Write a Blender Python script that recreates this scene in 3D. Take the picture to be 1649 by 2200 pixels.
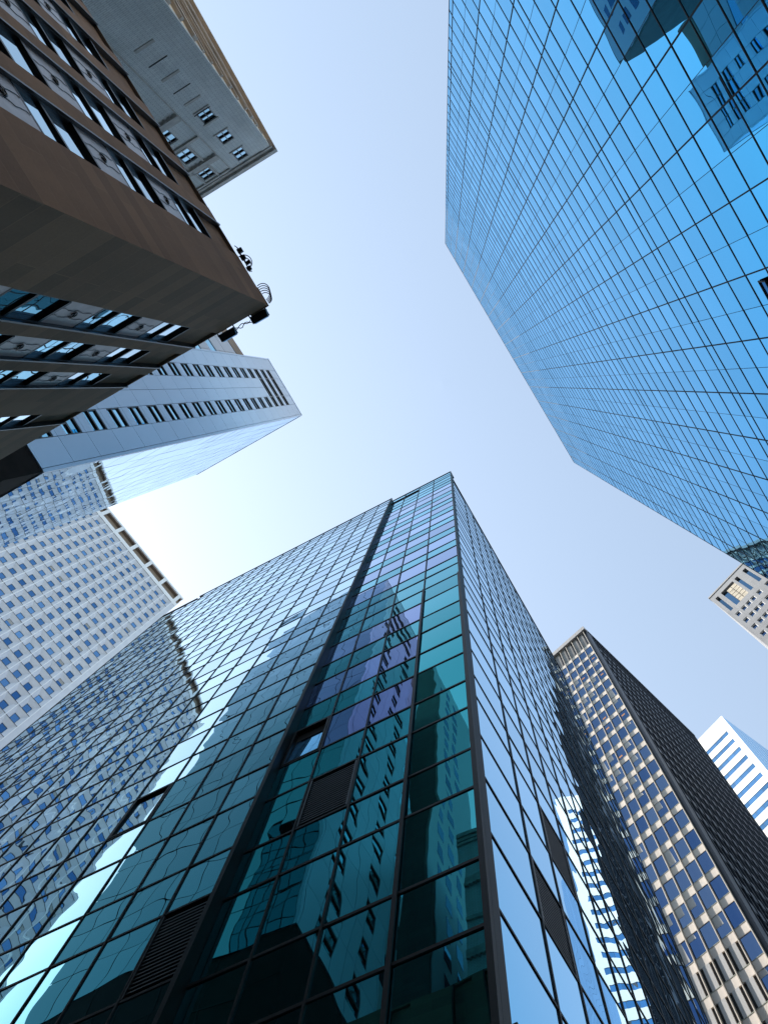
import bpy, bmesh, math, random
from mathutils import Vector, Matrix
random.seed(7)
for o in list(bpy.data.objects): bpy.data.objects.remove(o)
SC = bpy.context.scene
COL = SC.collection
R = math.radians
EYE = 1.6                                    # camera height above the pavement

# ---------------------------------------------------------------- camera
# world X = image right, world Y = image down, world Z = up (the camera looks 9 degrees off the zenith)
FPX, CX, CY = 1864.0, 824.5, 1100.0
ZX, ZY = 950.73, 824.86                      # where the verticals meet
u = Vector((ZX-CX, -(ZY-CY), -FPX)).normalized()
e1 = (Vector((1, 0, 0))-u*u.x).normalized()
e2 = u.cross(e1)
ROT = Matrix((e1, e2, u))
cam = bpy.data.cameras.new('camera'); camo = bpy.data.objects.new('camera', cam); COL.objects.link(camo)
cam.sensor_fit = 'HORIZONTAL'; cam.sensor_width = 36.0; cam.lens = 36.0*FPX/1649.0
cam.clip_start = 0.1; cam.clip_end = 20000
camo.matrix_world = Matrix.Translation((0, 0, EYE)) @ ROT.to_4x4()
SC.camera = camo

def proj(p):
    c = ROT.transposed() @ (Vector(p)-Vector((0, 0, EYE)))
    if c.z > -0.01: return None
    return (CX+FPX*c.x/-c.z, CY-FPX*c.y/-c.z)

# ---------------------------------------------------------------- world, sun, exposure
SUN_DIR = Vector((-0.93, 0.37, 0)).normalized()      # towards the sun, on plan
SUN_EL = 42.0
w = bpy.data.worlds.new('World'); SC.world = w; w.use_nodes = True
nt = w.node_tree; nt.nodes.clear()
sky = nt.nodes.new('ShaderNodeTexSky'); sky.sky_type = 'NISHITA'; sky.sun_disc = False
sky.sun_elevation = R(SUN_EL); sky.sun_rotation = math.atan2(SUN_DIR.x, SUN_DIR.y)
sky.altitude = 0; sky.air_density = 1.45; sky.dust_density = .9; sky.ozone_density = 3.2
bg = nt.nodes.new('ShaderNodeBackground'); bg.inputs[1].default_value = 0.15
wo = nt.nodes.new('ShaderNodeOutputWorld')
hs = nt.nodes.new('ShaderNodeHueSaturation'); hs.inputs['Saturation'].default_value = .75
tn = nt.nodes.new('ShaderNodeMixRGB'); tn.blend_type = 'MULTIPLY'; tn.inputs[0].default_value = 1; tn.inputs[2].default_value = (1.02, 1.0, .91, 1)
nt.links.new(sky.outputs[0], hs.inputs['Color']); nt.links.new(hs.outputs[0], tn.inputs[1]); nt.links.new(tn.outputs[0], bg.inputs[0]); nt.links.new(bg.outputs[0], wo.inputs[0])
sl = bpy.data.lights.new('sun', 'SUN'); sl.energy = 4.2; sl.angle = R(0.5); sl.color = (1, .93, .84)
so = bpy.data.objects.new('sun', sl); COL.objects.link(so)
sd = Vector((SUN_DIR.x*math.cos(R(SUN_EL)), SUN_DIR.y*math.cos(R(SUN_EL)), math.sin(R(SUN_EL))))
so.rotation_euler = sd.to_track_quat('Z', 'Y').to_euler(); so.location = (-60, 25, 220)
SC.view_settings.view_transform = 'Standard'; SC.view_settings.look = 'None'
SC.view_settings.exposure = 1.17; SC.view_settings.gamma = 1.0
SC.render.engine = 'CYCLES'
cy = SC.cycles
cy.use_denoising = True; cy.max_bounces = 12; cy.glossy_bounces = 8; cy.diffuse_bounces = 4
cy.sample_clamp_indirect = 10.0
cy.caustics_reflective = True; cy.blur_glossy = 2.0

# ---------------------------------------------------------------- materials
def newmat(name):
    m = bpy.data.materials.new(name); m.use_nodes = True
    n = m.node_tree.nodes; l = m.node_tree.links; n.clear()
    out = n.new('ShaderNodeOutputMaterial')
    return m, n, l, out
def wall_uv(n, l, az):
    """(along the wall, up, out) from world position"""
    tc = n.new('ShaderNodeTexCoord'); g = n.new('ShaderNodeNewGeometry')
    mp = n.new('ShaderNodeVectorRotate'); mp.rotation_type = 'Z_AXIS'; mp.inputs['Angle'].default_value = -R(az)
    l.new(g.outputs['Position'], mp.inputs['Vector'])
    sx = n.new('ShaderNodeSeparateXYZ'); l.new(mp.outputs[0], sx.inputs[0])
    cb = n.new('ShaderNodeCombineXYZ'); l.new(sx.outputs[0], cb.inputs[0]); l.new(sx.outputs[2], cb.inputs[1]); l.new(sx.outputs[1], cb.inputs[2])
    return cb.outputs[0]
def wavy(n, l, scale, amp, detail=1.0, soft=None):
    g = n.new('ShaderNodeNewGeometry'); at = n.new('ShaderNodeAttribute'); at.attribute_name = 'rnd'
    mul = n.new('ShaderNodeMath'); mul.operation = 'MULTIPLY'; mul.inputs[1].default_value = 57.0
    l.new(at.outputs['Fac'], mul.inputs[0])
    no = n.new('ShaderNodeTexNoise'); no.noise_dimensions = '4D'; no.inputs['Scale'].default_value = scale
    no.inputs['Detail'].default_value = detail; no.inputs['Roughness'].default_value = .35
    l.new(g.outputs['Position'], no.inputs['Vector']); l.new(mul.outputs[0], no.inputs['W'])
    b = n.new('ShaderNodeBump'); b.inputs['Strength'].default_value = 1.0; b.inputs['Distance'].default_value = amp
    l.new(no.outputs['Fac'], b.inputs['Height'])
    return b.outputs[0], at.outputs['Fac']
def glass(name, tint, edge, lo=.55, hi=.95, scale=.6, amp=.006, rough=.0, var=.12, dark=(.004, .006, .008), tint2=None, normal_tint=None):
    """mirror-coated facade glass: tinted reflection, paler towards grazing, each pane a little different"""
    m, n, l, out = newmat(name)
    nrm, rnd = wavy(n, l, scale, amp)
    lw = n.new('ShaderNodeLayerWeight'); lw.inputs['Blend'].default_value = .5
    mr = n.new('ShaderNodeMapRange'); mr.inputs[1].default_value = lo; mr.inputs[2].default_value = hi
    mr.interpolation_type = 'SMOOTHSTEP'
    l.new(lw.outputs['Facing'], mr.inputs[0])
    mx = n.new('ShaderNodeMixRGB'); mx.inputs[1].default_value = (*tint, 1); mx.inputs[2].default_value = (*edge, 1)
    l.new(mr.outputs[0], mx.inputs[0])
    if tint2:
        m2 = n.new('ShaderNodeMixRGB'); m2.inputs[1].default_value = (*tint, 1); m2.inputs[2].default_value = (*tint2, 1)
        l.new(rnd, m2.inputs[0]); l.new(m2.outputs[0], mx.inputs[1])
    col = mx.outputs[0]
    if normal_tint:                                           # coated glass: neutral when looked at straight on
        m3 = n.new('ShaderNodeMapRange'); m3.inputs[1].default_value = .36; m3.inputs[2].default_value = .56; l.new(lw.outputs['Facing'], m3.inputs[0])
        m4 = n.new('ShaderNodeMixRGB'); m4.inputs[1].default_value = (*normal_tint, 1); l.new(m3.outputs[0], m4.inputs[0]); l.new(col, m4.inputs[2]); col = m4.outputs[0]
    v = n.new('ShaderNodeMapRange'); v.inputs[3].default_value = 1-var; v.inputs[4].default_value = 1+var*.4; l.new(rnd, v.inputs[0])
    hs = n.new('ShaderNodeHueSaturation'); l.new(v.outputs[0], hs.inputs['Value']); l.new(col, hs.inputs['Color'])
    gl = n.new('ShaderNodeBsdfGlossy'); gl.inputs['Roughness'].default_value = rough
    l.new(hs.outputs[0], gl.inputs['Color']); l.new(nrm, gl.inputs['Normal'])
    df = n.new('ShaderNodeBsdfDiffuse'); df.inputs[0].default_value = (*dark, 1)
    ad = n.new('ShaderNodeAddShader'); l.new(gl.outputs[0], ad.inputs[0]); l.new(df.outputs[0], ad.inputs[1])
    l.new(ad.outputs[0], out.inputs[0])
    return m
def plain(name, col, rough=.6, metal=0.0, noise=.12, nscale=1.2, spec=.5, bump=0.0):
    m, n, l, out = newmat(name)
    p = n.new('ShaderNodeBsdfPrincipled'); p.inputs['Roughness'].default_value = rough; p.inputs['Metallic'].default_value = metal
    p.inputs['Specular IOR Level'].default_value = spec
    g = n.new('ShaderNodeNewGeometry')
    no = n.new('ShaderNodeTexNoise'); no.inputs['Scale'].default_value = nscale; no.inputs['Detail'].default_value = 5
    l.new(g.outputs['Position'], no.inputs['Vector'])
    mr = n.new('ShaderNodeMapRange'); mr.inputs[1].default_value = .3; mr.inputs[2].default_value = .7
    mr.inputs[3].default_value = 1-noise; mr.inputs[4].default_value = 1+noise; l.new(no.outputs[0], mr.inputs[0])
    hs = n.new('ShaderNodeHueSaturation'); hs.inputs['Color'].default_value = (*col, 1); l.new(mr.outputs[0], hs.inputs['Value'])
    l.new(hs.outputs[0], p.inputs['Base Color'])
    if bump:
        b = n.new('ShaderNodeBump'); b.inputs['Distance'].default_value = bump; l.new(no.outputs[0], b.inputs['Height']); l.new(b.outputs[0], p.inputs['Normal'])
    l.new(p.outputs[0], out.inputs[0])
    return m
def panel(name, col, rough=.4, metal=.0, var=.08, spec=.5, wob=0.0):
    """sheet cladding: every panel (rnd attribute) a touch lighter or darker"""
    m, n, l, out = newmat(name)
    p = n.new('ShaderNodeBsdfPrincipled'); p.inputs['Roughness'].default_value = rough; p.inputs['Metallic'].default_value = metal
    p.inputs['Specular IOR Level'].default_value = spec
    nrm, rnd = wavy(n, l, .5, wob or .001)
    g = n.new('ShaderNodeNewGeometry'); no = n.new('ShaderNodeTexNoise'); no.inputs['Scale'].default_value = .7; no.inputs['Detail'].default_value = 6
    l.new(g.outputs['Position'], no.inputs['Vector'])
    ad = n.new('ShaderNodeMath'); ad.operation = 'ADD'; l.new(rnd, ad.inputs[0]); l.new(no.outputs[0], ad.inputs[1])
    mr = n.new('ShaderNodeMapRange'); mr.inputs[1].default_value = 0; mr.inputs[2].default_value = 2
    mr.inputs[3].default_value = 1-var; mr.inputs[4].default_value = 1+var; l.new(ad.outputs[0], mr.inputs[0])
    hs = n.new('ShaderNodeHueSaturation'); hs.inputs['Color'].default_value = (*col, 1); l.new(mr.outputs[0], hs.inputs['Value'])
    l.new(hs.outputs[0], p.inputs['Base Color']); l.new(nrm, p.inputs['Normal'])
    l.new(p.outputs[0], out.inputs[0])
    return m
def masonry(name, az, c1, c2, mortar, bw, bh, mort, rough=.75, stain=.25, msmooth=.1, bump=.004, spec=.3):
    m, n, l, out = newmat(name)
    uv = wall_uv(n, l, az)
    br = n.new('ShaderNodeTexBrick'); br.inputs['Scale'].default_value = 1.0
    br.inputs['Color1'].default_value = (*c1, 1); br.inputs['Color2'].default_value = (*c2, 1); br.inputs['Mortar'].default_value = (*mortar, 1)
    br.inputs['Brick Width'].default_value = bw; br.inputs['Row Height'].default_value = bh
    br.inputs['Mortar Size'].default_value = mort; br.inputs['Mortar Smooth'].default_value = msmooth
    l.new(uv, br.inputs['Vector'])
    mp = n.new('ShaderNodeMapping'); mp.inputs['Scale'].default_value = (1.0, .16, 1.0); l.new(uv, mp.inputs[0])
    no = n.new('ShaderNodeTexNoise'); no.inputs['Scale'].default_value = .9; no.inputs['Detail'].default_value = 7; no.inputs['Roughness'].default_value = .6
    l.new(mp.outputs[0], no.inputs['Vector'])
    fi = n.new('ShaderNodeTexNoise'); fi.inputs['Scale'].default_value = 28; fi.inputs['Detail'].default_value = 3; l.new(uv, fi.inputs['Vector'])
    ad = n.new('ShaderNodeMath'); ad.operation = 'MULTIPLY_ADD'; ad.inputs[1].default_value = .6
    l.new(fi.outputs[0], ad.inputs[0]); l.new(no.outputs[0], ad.inputs[2])
    mr = n.new('ShaderNodeMapRange'); mr.inputs[1].default_value = .4; mr.inputs[2].default_value = .95
    mr.inputs[3].default_value = 1-stain; mr.inputs[4].default_value = 1+stain; l.new(ad.outputs[0], mr.inputs[0])
    hs = n.new('ShaderNodeHueSaturation'); l.new(br.outputs[0], hs.inputs['Color']); l.new(mr.outputs[0], hs.inputs['Value'])
    p = n.new('ShaderNodeBsdfPrincipled'); p.inputs['Roughness'].default_value = rough; p.inputs['Specular IOR Level'].default_value = spec
    l.new(hs.outputs[0], p.inputs['Base Color'])
    b = n.new('ShaderNodeBump'); b.inputs['Distance'].default_value = bump; b.inputs['Strength'].default_value = .6
    l.new(ad.outputs[0], b.inputs['Height']); l.new(b.outputs[0], p.inputs['Normal'])
    l.new(p.outputs[0], out.inputs[0])
    return m
def emit(name, col, s):
    m, n, l, out = newmat(name)
    e = n.new('ShaderNodeEmission'); e.inputs[0].default_value = (*col, 1); e.inputs[1].default_value = s
    l.new(e.outputs[0], out.inputs[0]); return m

M = {}
M['blue_glass'] = glass('blue_glass', (.065, .36, .62), (.32, .60, .82), .58, .95, .40, .011, var=.08, normal_tint=(.62, .60, .56))
M['blue_frame'] = plain('blue_frame', (.008, .014, .02), .6, 0, .1, spec=.15)
M['cyan_glass'] = glass('cyan_glass', (.06, .36, .39), (.45, .76, .88), .70, .93, .60, .009, var=.18)
M['violet_glass'] = glass('violet_glass', (.28, .34, .60), (.66, .78, .95), .70, .93, .60, .010, var=.15)
M['pale_glass'] = glass('pale_glass', (.13, .39, .46), (.66, .82, .92), .60, .88, .60, .010, var=.14)
M['side_glass'] = glass('side_glass', (.10, .57, .90), (.62, .82, .98), .60, .93, .45, .008, var=.08)
M['black_metal'] = plain('black_metal', (.009, .010, .011), .5, 0, .15, spec=.25)
M['post_metal'] = plain('post_metal', (.035, .045, .06), .25, .9, .1)
M['louvre_metal'] = plain('louvre_metal', (.03, .03, .034), .4, .3, .1)
M['dark_gap'] = plain('dark_gap', (.006, .006, .007), .8, 0, .05)
M['granite_right_lit'] = masonry('granite_right_lit', 58.7, (.37, .205, .12), (.27, .15, .092), (.40, .24, .15), 2.3, .62, .006, .7, .16, spec=.12)  # same granite, with sunlight bounced onto this face put into its warmer colour
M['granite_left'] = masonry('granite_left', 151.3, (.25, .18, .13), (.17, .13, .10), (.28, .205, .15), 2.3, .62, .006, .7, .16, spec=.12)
M['marble'] = plain('marble', (.50, .45, .48), .35, 0, .16, 2.2)
M['bronze'] = plain('bronze', (.020, .018, .018), .35, .6, .2)
M['sash'] = plain('sash', (.012, .012, .013), .4, .4, .1)
M['window_glass'] = glass('window_glass', (.40, .62, .72), (.8, .9, .95), .6, .95, .9, .006, var=.25)
M['silver_panel'] = panel('silver_panel', (.50, .61, .76), .33, .35, .07, .5, .004)
M['silver_glass'] = glass('silver_glass', (.12, .22, .24), (.72, .85, .97), .72, .93, .45, .009, var=.06)
M['joint'] = plain('joint', (.03, .04, .055), .6, 0, .05)
M['podium'] = plain('podium', (.016, .013, .012), .8, 0, .3, 1.5, spec=.1)
M['tower_window'] = glass('tower_window', (.35, .72, .90), (.6, .85, .95), .55, .95, .9, .007, var=.3)
M['white_fin'] = plain('white_fin', (.84, .88, .95), .6, 0, .03)
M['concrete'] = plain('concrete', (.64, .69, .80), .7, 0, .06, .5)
M['parapet_tan'] = plain('parapet_tan', (.24, .19, .155), .8, 0, .12, .4)
M['grid_window'] = glass('grid_window', (.02, .11, .30), (.20, .42, .70), .3, .95, .9, .006, var=.05, tint2=(.22, .42, .66))
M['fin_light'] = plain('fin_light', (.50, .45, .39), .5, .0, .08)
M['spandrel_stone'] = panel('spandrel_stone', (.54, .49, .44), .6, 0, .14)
M['sill_green'] = plain('sill_green', (.22, .24, .20), .6, 0, .1)
M['dark_window'] = glass('dark_window', (.03, .07, .17), (.10, .165, .27), .3, .95, .9, .005, var=.1, tint2=(.08, .12, .19))
M['blind'] = panel('blind', (.36, .36, .36), .6, 0, .2)
M['dark_rib'] = plain('dark_rib', (.012, .018, .030), .45, .3, .15, spec=.3)
M['dark_band'] = plain('dark_band', (.008, .012, .020), .4, .3, .1, spec=.3)
M['mech_panel'] = plain('mech_panel', (.13, .13, .125), .6, .2, .2, .6)
M['fascia'] = plain('fascia', (.30, .29, .29), .6, 0, .08)
M['white_wall'] = plain('white_wall', (.82, .81, .79), .6, 0, .03)
M['band_glass'] = glass('band_glass', (.10, .28, .48), (.4, .6, .85), .3, .95, .9, .004, var=.25)
M['grey_stone'] = masonry('grey_stone', -49.7, (.255, .26, .275), (.225, .23, .245), (.18, .185, .2), 1.4, 1.8, .02, .8, .12)
M['frame_white'] = plain('frame_white', (.75, .74, .72), .6, 0, .05)
M['slot_glass'] = glass('slot_glass', (.03, .07, .13), (.2, .35, .5), .3, .95, .9, .004, var=.3)
M['lattice'] = plain('lattice', (.45, .40, .32), .7, 0, .25, 1.5)
M['brick_grey'] = masonry('brick_grey', 150.5, (.74, .74, .73), (.65, .65, .65), (.46, .46, .47), .46, .155, .02, .8, .22)
M['stone_trim'] = plain('stone_trim', (.52, .48, .45), .7, 0, .2, 2.0)
M['tan_stone_lit'] = masonry('tan_stone_lit', 60.4, (.88, .68, .46), (.80, .58, .38), (.6, .42, .28), 1.0, .5, .02, .7, .25)  # tan brightened to stand in for sunlight bounced onto the street side
M['tan_pale'] = plain('tan_pale', (.62, .52, .44), .6, 0, .15, 1.2)
M['tan_dark'] = plain('tan_dark', (.12, .08, .06), .7, 0, .2, 1.2)
M['pale_block'] = panel('pale_block', (.46, .50, .58), .4, .2, .08)
M['green_brick'] = masonry('green_brick', 150.5, (.10, .12, .115), (.085, .10, .098), (.07, .08, .08), 1.6, .5, .015, .8, .2)
M['roofing'] = plain('roofing', (.08, .08, .08), .9, 0, .2, .5)
M['lamp_black'] = plain('lamp_black', (.02, .022, .026), .45, .3, .15, 6)
M['cable'] = plain('cable', (.02, .025, .03), .6, 0, .1)
M['lit'] = emit('lit', (1.0, .50, .18), .40)

# ---------------------------------------------------------------- mesh helpers
class Fr:
    """frame on a facade: s along it from p0, o outwards (towards the street), z up; p0/az on plan"""
    def __init__(self, p0, az, flip=False):
        self.p = Vector((p0[0], p0[1])); self.t = Vector((math.cos(R(az)), math.sin(R(az))))
        n = Vector((self.t.y, -self.t.x))
        if n.dot(self.p) > 0: n = -n
        if flip: n = -n
        self.n = n; self.hand = self.t.x*n.y-self.t.y*n.x
    def P(self, s, o, z):
        q = self.p+self.t*s+self.n*o
        return (q.x, q.y, z)
class MB:
    def __init__(self): self.v = []; self.f = []; self.m = []; self.r = []
    def face(self, pts, mi=0, r=None):
        b = len(self.v); self.v += [tuple(p) for p in pts]; self.f.append(tuple(range(b, b+len(pts))))
        self.m.append(mi); self.r.append(random.random() if r is None else r)
    def box(self, fr, s0, s1, o0, o1, z0, z1, mi=0, r=None):
        r = random.random() if r is None else r
        b = len(self.v)
        self.v += [fr.P(s, o, z) for z in (z0, z1) for (s, o) in ((s0, o0), (s1, o0), (s1, o1), (s0, o1))]
        fs = [(0, 3, 2, 1), (4, 5, 6, 7), (0, 1, 5, 4), (1, 2, 6, 5), (2, 3, 7, 6), (3, 0, 4, 7)]
        if fr.hand < 0: fs = [f[::-1] for f in fs]
        for f in fs: self.f.append(tuple(b+i for i in f)); self.m.append(mi); self.r.append(r)
        return self
    def pane(self, fr, s0, s1, o, z0, z1, mi=0, r=None, tilt=.003):
        """one sheet of glass, set a few millimetres out of true"""
        r = random.random() if r is None else r
        a, c = random.uniform(-tilt, tilt), random.uniform(-tilt, tilt)
        pts = [fr.P(s0, o-a-c, z0), fr.P(s1, o+a-c, z0), fr.P(s1, o+a+c, z1), fr.P(s0, o-a+c, z1)]
        if fr.hand > 0: pts = pts[::-1]
        self.face(pts, mi, r); return self
    def prism(self, poly, z0, z1, mi=0):
        a = sum(poly[i][0]*poly[(i+1) % len(poly)][1]-poly[(i+1) % len(poly)][0]*poly[i][1] for i in range(len(poly)))
        if a < 0: poly = poly[::-1]
        n = len(poly); b = len(self.v)
        self.v += [(p[0], p[1], z0) for p in poly]+[(p[0], p[1], z1) for p in poly]
        fs = [tuple(b+i for i in range(n))[::-1], tuple(b+n+i for i in range(n))]
        fs += [(b+i, b+(i+1) % n, b+n+(i+1) % n, b+n+i) for i in range(n)]
        for f in fs: self.f.append(f); self.m.append(mi); self.r.append(.5)
        return self
    def tube(self, pts, rad, seg=6, mi=0):
        pts = [Vector(p) for p in pts]; rings = []
        for i, p in enumerate(pts):
            d = (pts[min(i+1, len(pts)-1)]-pts[max(i-1, 0)]).normalized()
            a = d.orthogonal().normalized() if i == 0 else (rings[-1][1]-d*rings[-1][1].dot(d)).normalized()
            rings.append((p, a, d.cross(a)))
        b = len(self.v)
        for p, a, c in rings:
            for k in range(seg):
                t = 2*math.pi*k/seg; self.v.append(tuple(p+(a*math.cos(t)+c*math.sin(t))*rad))
        for i in range(len(pts)-1):
            for k in range(seg):
                k2 = (k+1) % seg
                self.f.append((b+i*seg+k, b+i*seg+k2, b+(i+1)*seg+k2, b+(i+1)*seg+k)); self.m.append(mi); self.r.append(.5)
        self.f.append(tuple(b+k for k in range(seg))[::-1]); self.m.append(mi); self.r.append(.5)
        e = b+(len(pts)-1)*seg; self.f.append(tuple(e+k for k in range(seg))); self.m.append(mi); self.r.append(.5)
        return self
    def add(self, other):
        b = len(self.v); self.v += other.v; self.f += [tuple(i+b for i in f) for f in other.f]; self.m += other.m; self.r += other.r
        return self
    def build(self, name, mats, parent=None, kind=None):
        off = Vector((0, 0, 0))
        q = parent
        while q is not None: off += q.location; q = q.parent
        me = bpy.data.meshes.new(name)
        me.from_pydata([(x-off.x, y-off.y, z-off.z) for x, y, z in self.v], [], self.f)
        for m in (mats if isinstance(mats, (list, tuple)) else [mats]): me.materials.append(M[m])
        me.polygons.foreach_set('material_index', self.m)
        at = me.attributes.new('rnd', 'FLOAT', 'FACE'); at.data.foreach_set('value', self.r)
        me.update()
        o = bpy.data.objects.new(name, me); COL.objects.link(o); o.parent = parent
        if kind: o['kind'] = kind
        return o
    def area(self):
        q = [proj(p) for p in self.v]
        if any(p is None for p in q): return 0
        x = [min(max(p[0], 0), 1649) for p in q]; y = [min(max(p[1], 0), 2200) for p in q]
        return (max(x)-min(x))*(max(y)-min(y))
def root(name, loc, label, cat, group=None):
    o = bpy.data.objects.new(name, None); COL.objects.link(o); o.location = loc; o.empty_display_size = 1
    o['label'] = label; o['category'] = cat
    if group: o['group'] = group
    return o
def many(items, name, mats, parent, n=100):
    """the n largest in view as parts of their own, the rest as one"""
    items = sorted(items, key=lambda i: -i.area())
    for i in items[:n]: i.build(name, mats, parent)
    if items[n:]:
        r = MB()
        for i in items[n:]: r.add(i)
        r.build(name, mats, parent, 'stuff')
def Z(h): return h+EYE
def structure(mb, name, mat):
    o = mb.build(name, mat); o['kind'] = 'structure'; return o

# ---------------------------------------------------------------- ground, streets
M['asphalt'] = plain('asphalt', (.05, .05, .052), .85, 0, .2, 3.0, bump=.002)
M['pavement'] = plain('pavement', (.30, .29, .28), .85, 0, .12, 1.0)
gm = MB(); gm.face([(-4000, -4000, -.15), (4000, -4000, -.15), (4000, 4000, -.15), (-4000, 4000, -.15)]); structure(gm, 'ground', 'asphalt')
def strip(name, p0, az, s0, s1, w0, w1, z, mat, th=.14):
    f = Fr(p0, az); m = MB(); m.box(f, s0, s1, w0, w1, z-th, z); structure(m, name, mat)
strip('pavement', (-5.185, -2.314), -121.3, -4, 60, 0, 3.0, 0, 'pavement')
strip('pavement', (.1, -21.0), 58.53, -50, 60, 0, 3.2, 0, 'pavement')
strip('pavement', (.725, 7.019), 152.4, -2, 45, 0.3, 2.8, 0, 'pavement')
strip('pavement', (.725, 7.019), 60.05, 0, 60, 0.1, 2.4, 0, 'pavement')

# ================================================================ blue mirror-glass tower
BD = 11.0
f = Fr((0.135, -20.99), 58.53)
L, HB = 38.72, Z(135.4)
T = root('office_tower', (.135, -20.99, 0), 'blue mirror glass tower filling the upper right, gridded with thin dark lines', 'tower', None)
body = MB(); body.prism([f.P(0, -.08, 0)[:2], f.P(L, -.08, 0)[:2], f.P(L, -32, 0)[:2], f.P(0, -32, 0)[:2]], 0, HB-.3)
body.build('wall', 'dark_band', T)
off = -1.618*BD
thick = [(.2135+.2245*k)*BD-off for k in range(-8, 8)]
thin = [x+.2245*BD*.5 for x in thick]
vs = sorted([(0.0, 1)]+[(x, 1) for x in thick]+[(x, 0) for x in thin if x < L-.05]+[(L, 1)])
zs = []
base = 3.70
for k in range(-2, 6):
    b0 = base+1.86*k
    zs.append(b0-.045); zs.append(b0+.045)
    for j in range(1, 10): zs.append(b0+.045+.177*j)
zs = sorted(Z(z*BD) for z in zs if .2 < z < 12.25)+[HB]
zs = [0.0]+zs
items = []
for i in range(len(vs)-1):
    for j in range(len(zs)-1):
        items.append(MB().pane(f, vs[i][0], vs[i+1][0], 0, zs[j], zs[j+1], tilt=.0022))
many(items, 'glass_pane', 'blue_glass', T)
for x, k in vs:
    hw, pr = (.026, .016) if k else (.010, .004)
    MB().box(f, max(0, x-hw), min(L, x+hw), -.06, pr, 0, HB).build('mullion', 'blue_frame', T)
for z in zs[1:]:
    MB().box(f, 0, L, -.06, .018, z-.03, z+.03).build('transom', 'blue_frame', T)
# a vent sash standing open low on the facade
s0, s1, z0, z1 = .242*BD-off, .322*BD-off, Z(2.735*BD), Z(2.865*BD)
sm = MB()
for p_ in (s0, s1-.05): sm.v += [f.P(q, o, z) for q in (p_, p_+.05) for o, z in ((.02, z1), (.06, z1), (.36, z0), (.32, z0))]
for b in (0, 8):
    for q in ((0, 1, 2, 3), (7, 6, 5, 4), (0, 4, 5, 1), (1, 5, 6, 2), (2, 6, 7, 3), (3, 7, 4, 0)): sm.f.append(tuple(b+k for k in q)); sm.m.append(0); sm.r.append(.5)
sm.box(f, s0+.05, s1-.05, .02, .06, z1-.05, z1); sm.box(f, s0+.05, s1-.05, .31, .36, z0, z0+.05)
so_ = sm.build('open_window', 'blue_frame', T)
pm = MB(); pm.face([f.P(s0+.05, .04, z1-.05), f.P(s1-.05, .04, z1-.05), f.P(s1-.05, .33, z0+.05), f.P(s0+.05, .33, z0+.05)]); pm.build('tilted_pane', 'slot_glass', so_)
# ================================================================ black-framed glass block
C = (.725, 7.019); AL, AR = 152.4, 60.05
fl, fr = Fr(C, AL), Fr(C, AR)
HK = Z(70.2)
Tk = root('office_block', (C[0], C[1], 0), 'dark green glass office block with black frames at the bottom centre, mirroring its neighbours', 'building')
LEN, RLEN, OFF, RIN = 26.97, 19.4, .22, -.18
FIN0, FIN1 = 5.26, 5.34
body = MB()
body.prism([fl.P(.03, -.10, 0)[:2], fl.P(FIN1, -.10, 0)[:2], fl.P(FIN1, .12, 0)[:2], fl.P(LEN, .12, 0)[:2], fl.P(LEN, -14, 0)[:2], fr.P(RLEN, -13, 0)[:2], fr.P(RLEN, RIN-.1, 0)[:2], fr.P(.12, RIN-.1, 0)[:2]], 0, HK-.9)
body.build('wall', 'dark_gap', Tk)
rows = [.9818, .9644, .9379, .9158, .8917, .8634, .8291, .8045, .7768, .753, .7227, .7002, .6689, .6464, .6153, .5934, .5622, .5406, .5076, .4862, .4591, .432, .4004, .3748, .3443, .3199, .2882, .2631, .2317, .2083, .175, .1514, .1253, .102, .07, .045]
hz = [0.0]+sorted(Z(70*r) for r in rows)+[HK]
# heights alternate: tall vision pane below, short spandrel pane above
lv = [.06, 1.53, 2.83, 4.1, FIN0]
lv2 = [FIN1]+[5.16+1.275*k for k in range(1, 17)]+[LEN]
rv = [.31]+[2.49+1.36*k for k in range(0, 13)]+[RLEN]
def is_vision(z0, z1):
    d = z1-z0
    return d > 1.9
items_l, items_p, items_r = [], [], []
GR_L = [(2.83, 4.1, 16.2, 18.4)]
def skip(s, z, boxes):
    return any(a < s < b and c < z-EYE < d for a, b, c, d in boxes)
L_SKIP = [(2.83, 4.1, 16.2, 18.41), (4.1, FIN0, 20.1, 22.4), (2.83, FIN0, 67.51, 68.73)]
P_SKIP = [(FIN1, 6.5, 12.2, 14.6), (8.98, 10.27, 20.1, 22.4)]
glossy = ['cyan_glass', 'violet_glass', 'pale_glass', 'side_glass']
rnd = random.Random(3)
for j in range(len(hz)-1):
    z0, z1 = hz[j], hz[j+1]
    zc = (z0+z1)/2; h = zc-EYE
    for i in range(len(lv)-1):
        sc_ = (lv[i]+lv[i+1])/2
        if skip(sc_, zc, L_SKIP): continue
        vis = is_vision(z0, z1)
        mi = 1 if vis else 0
        if h < 32.1 and i == 0: mi = 0
        if h < 20: mi = 0
        if i > 1 and h > 33 and vis: mi = 1
        items_l.append(MB().pane(fl, lv[i], lv[i+1], .0, z0, z1, mi, tilt=.004))
    for i in range(len(lv2)-1):
        sc_ = (lv2[i]+lv2[i+1])/2
        if skip(sc_, zc, P_SKIP): continue
        if sc_ > 23.6 and z1 > HK-.1: continue
        mi = 2
        items_p.append(MB().pane(fl, lv2[i], lv2[i+1], OFF, z0, z1, mi, tilt=.004))
GR_R = []
hr = [0.0]+[Z(x) for x in (2.4, 4.3, 6.6, 8.7, 11.18*1.064+.0, 14.1, 16.25, 18.35, 20.75, 22.35, 24.62, 26.62)]
top = Z(29.09); 
while top < HK-.6:
    hr.append(top); top += 2.15 if len(hr) % 2 else 1.65
hr.append(HK)
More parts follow.
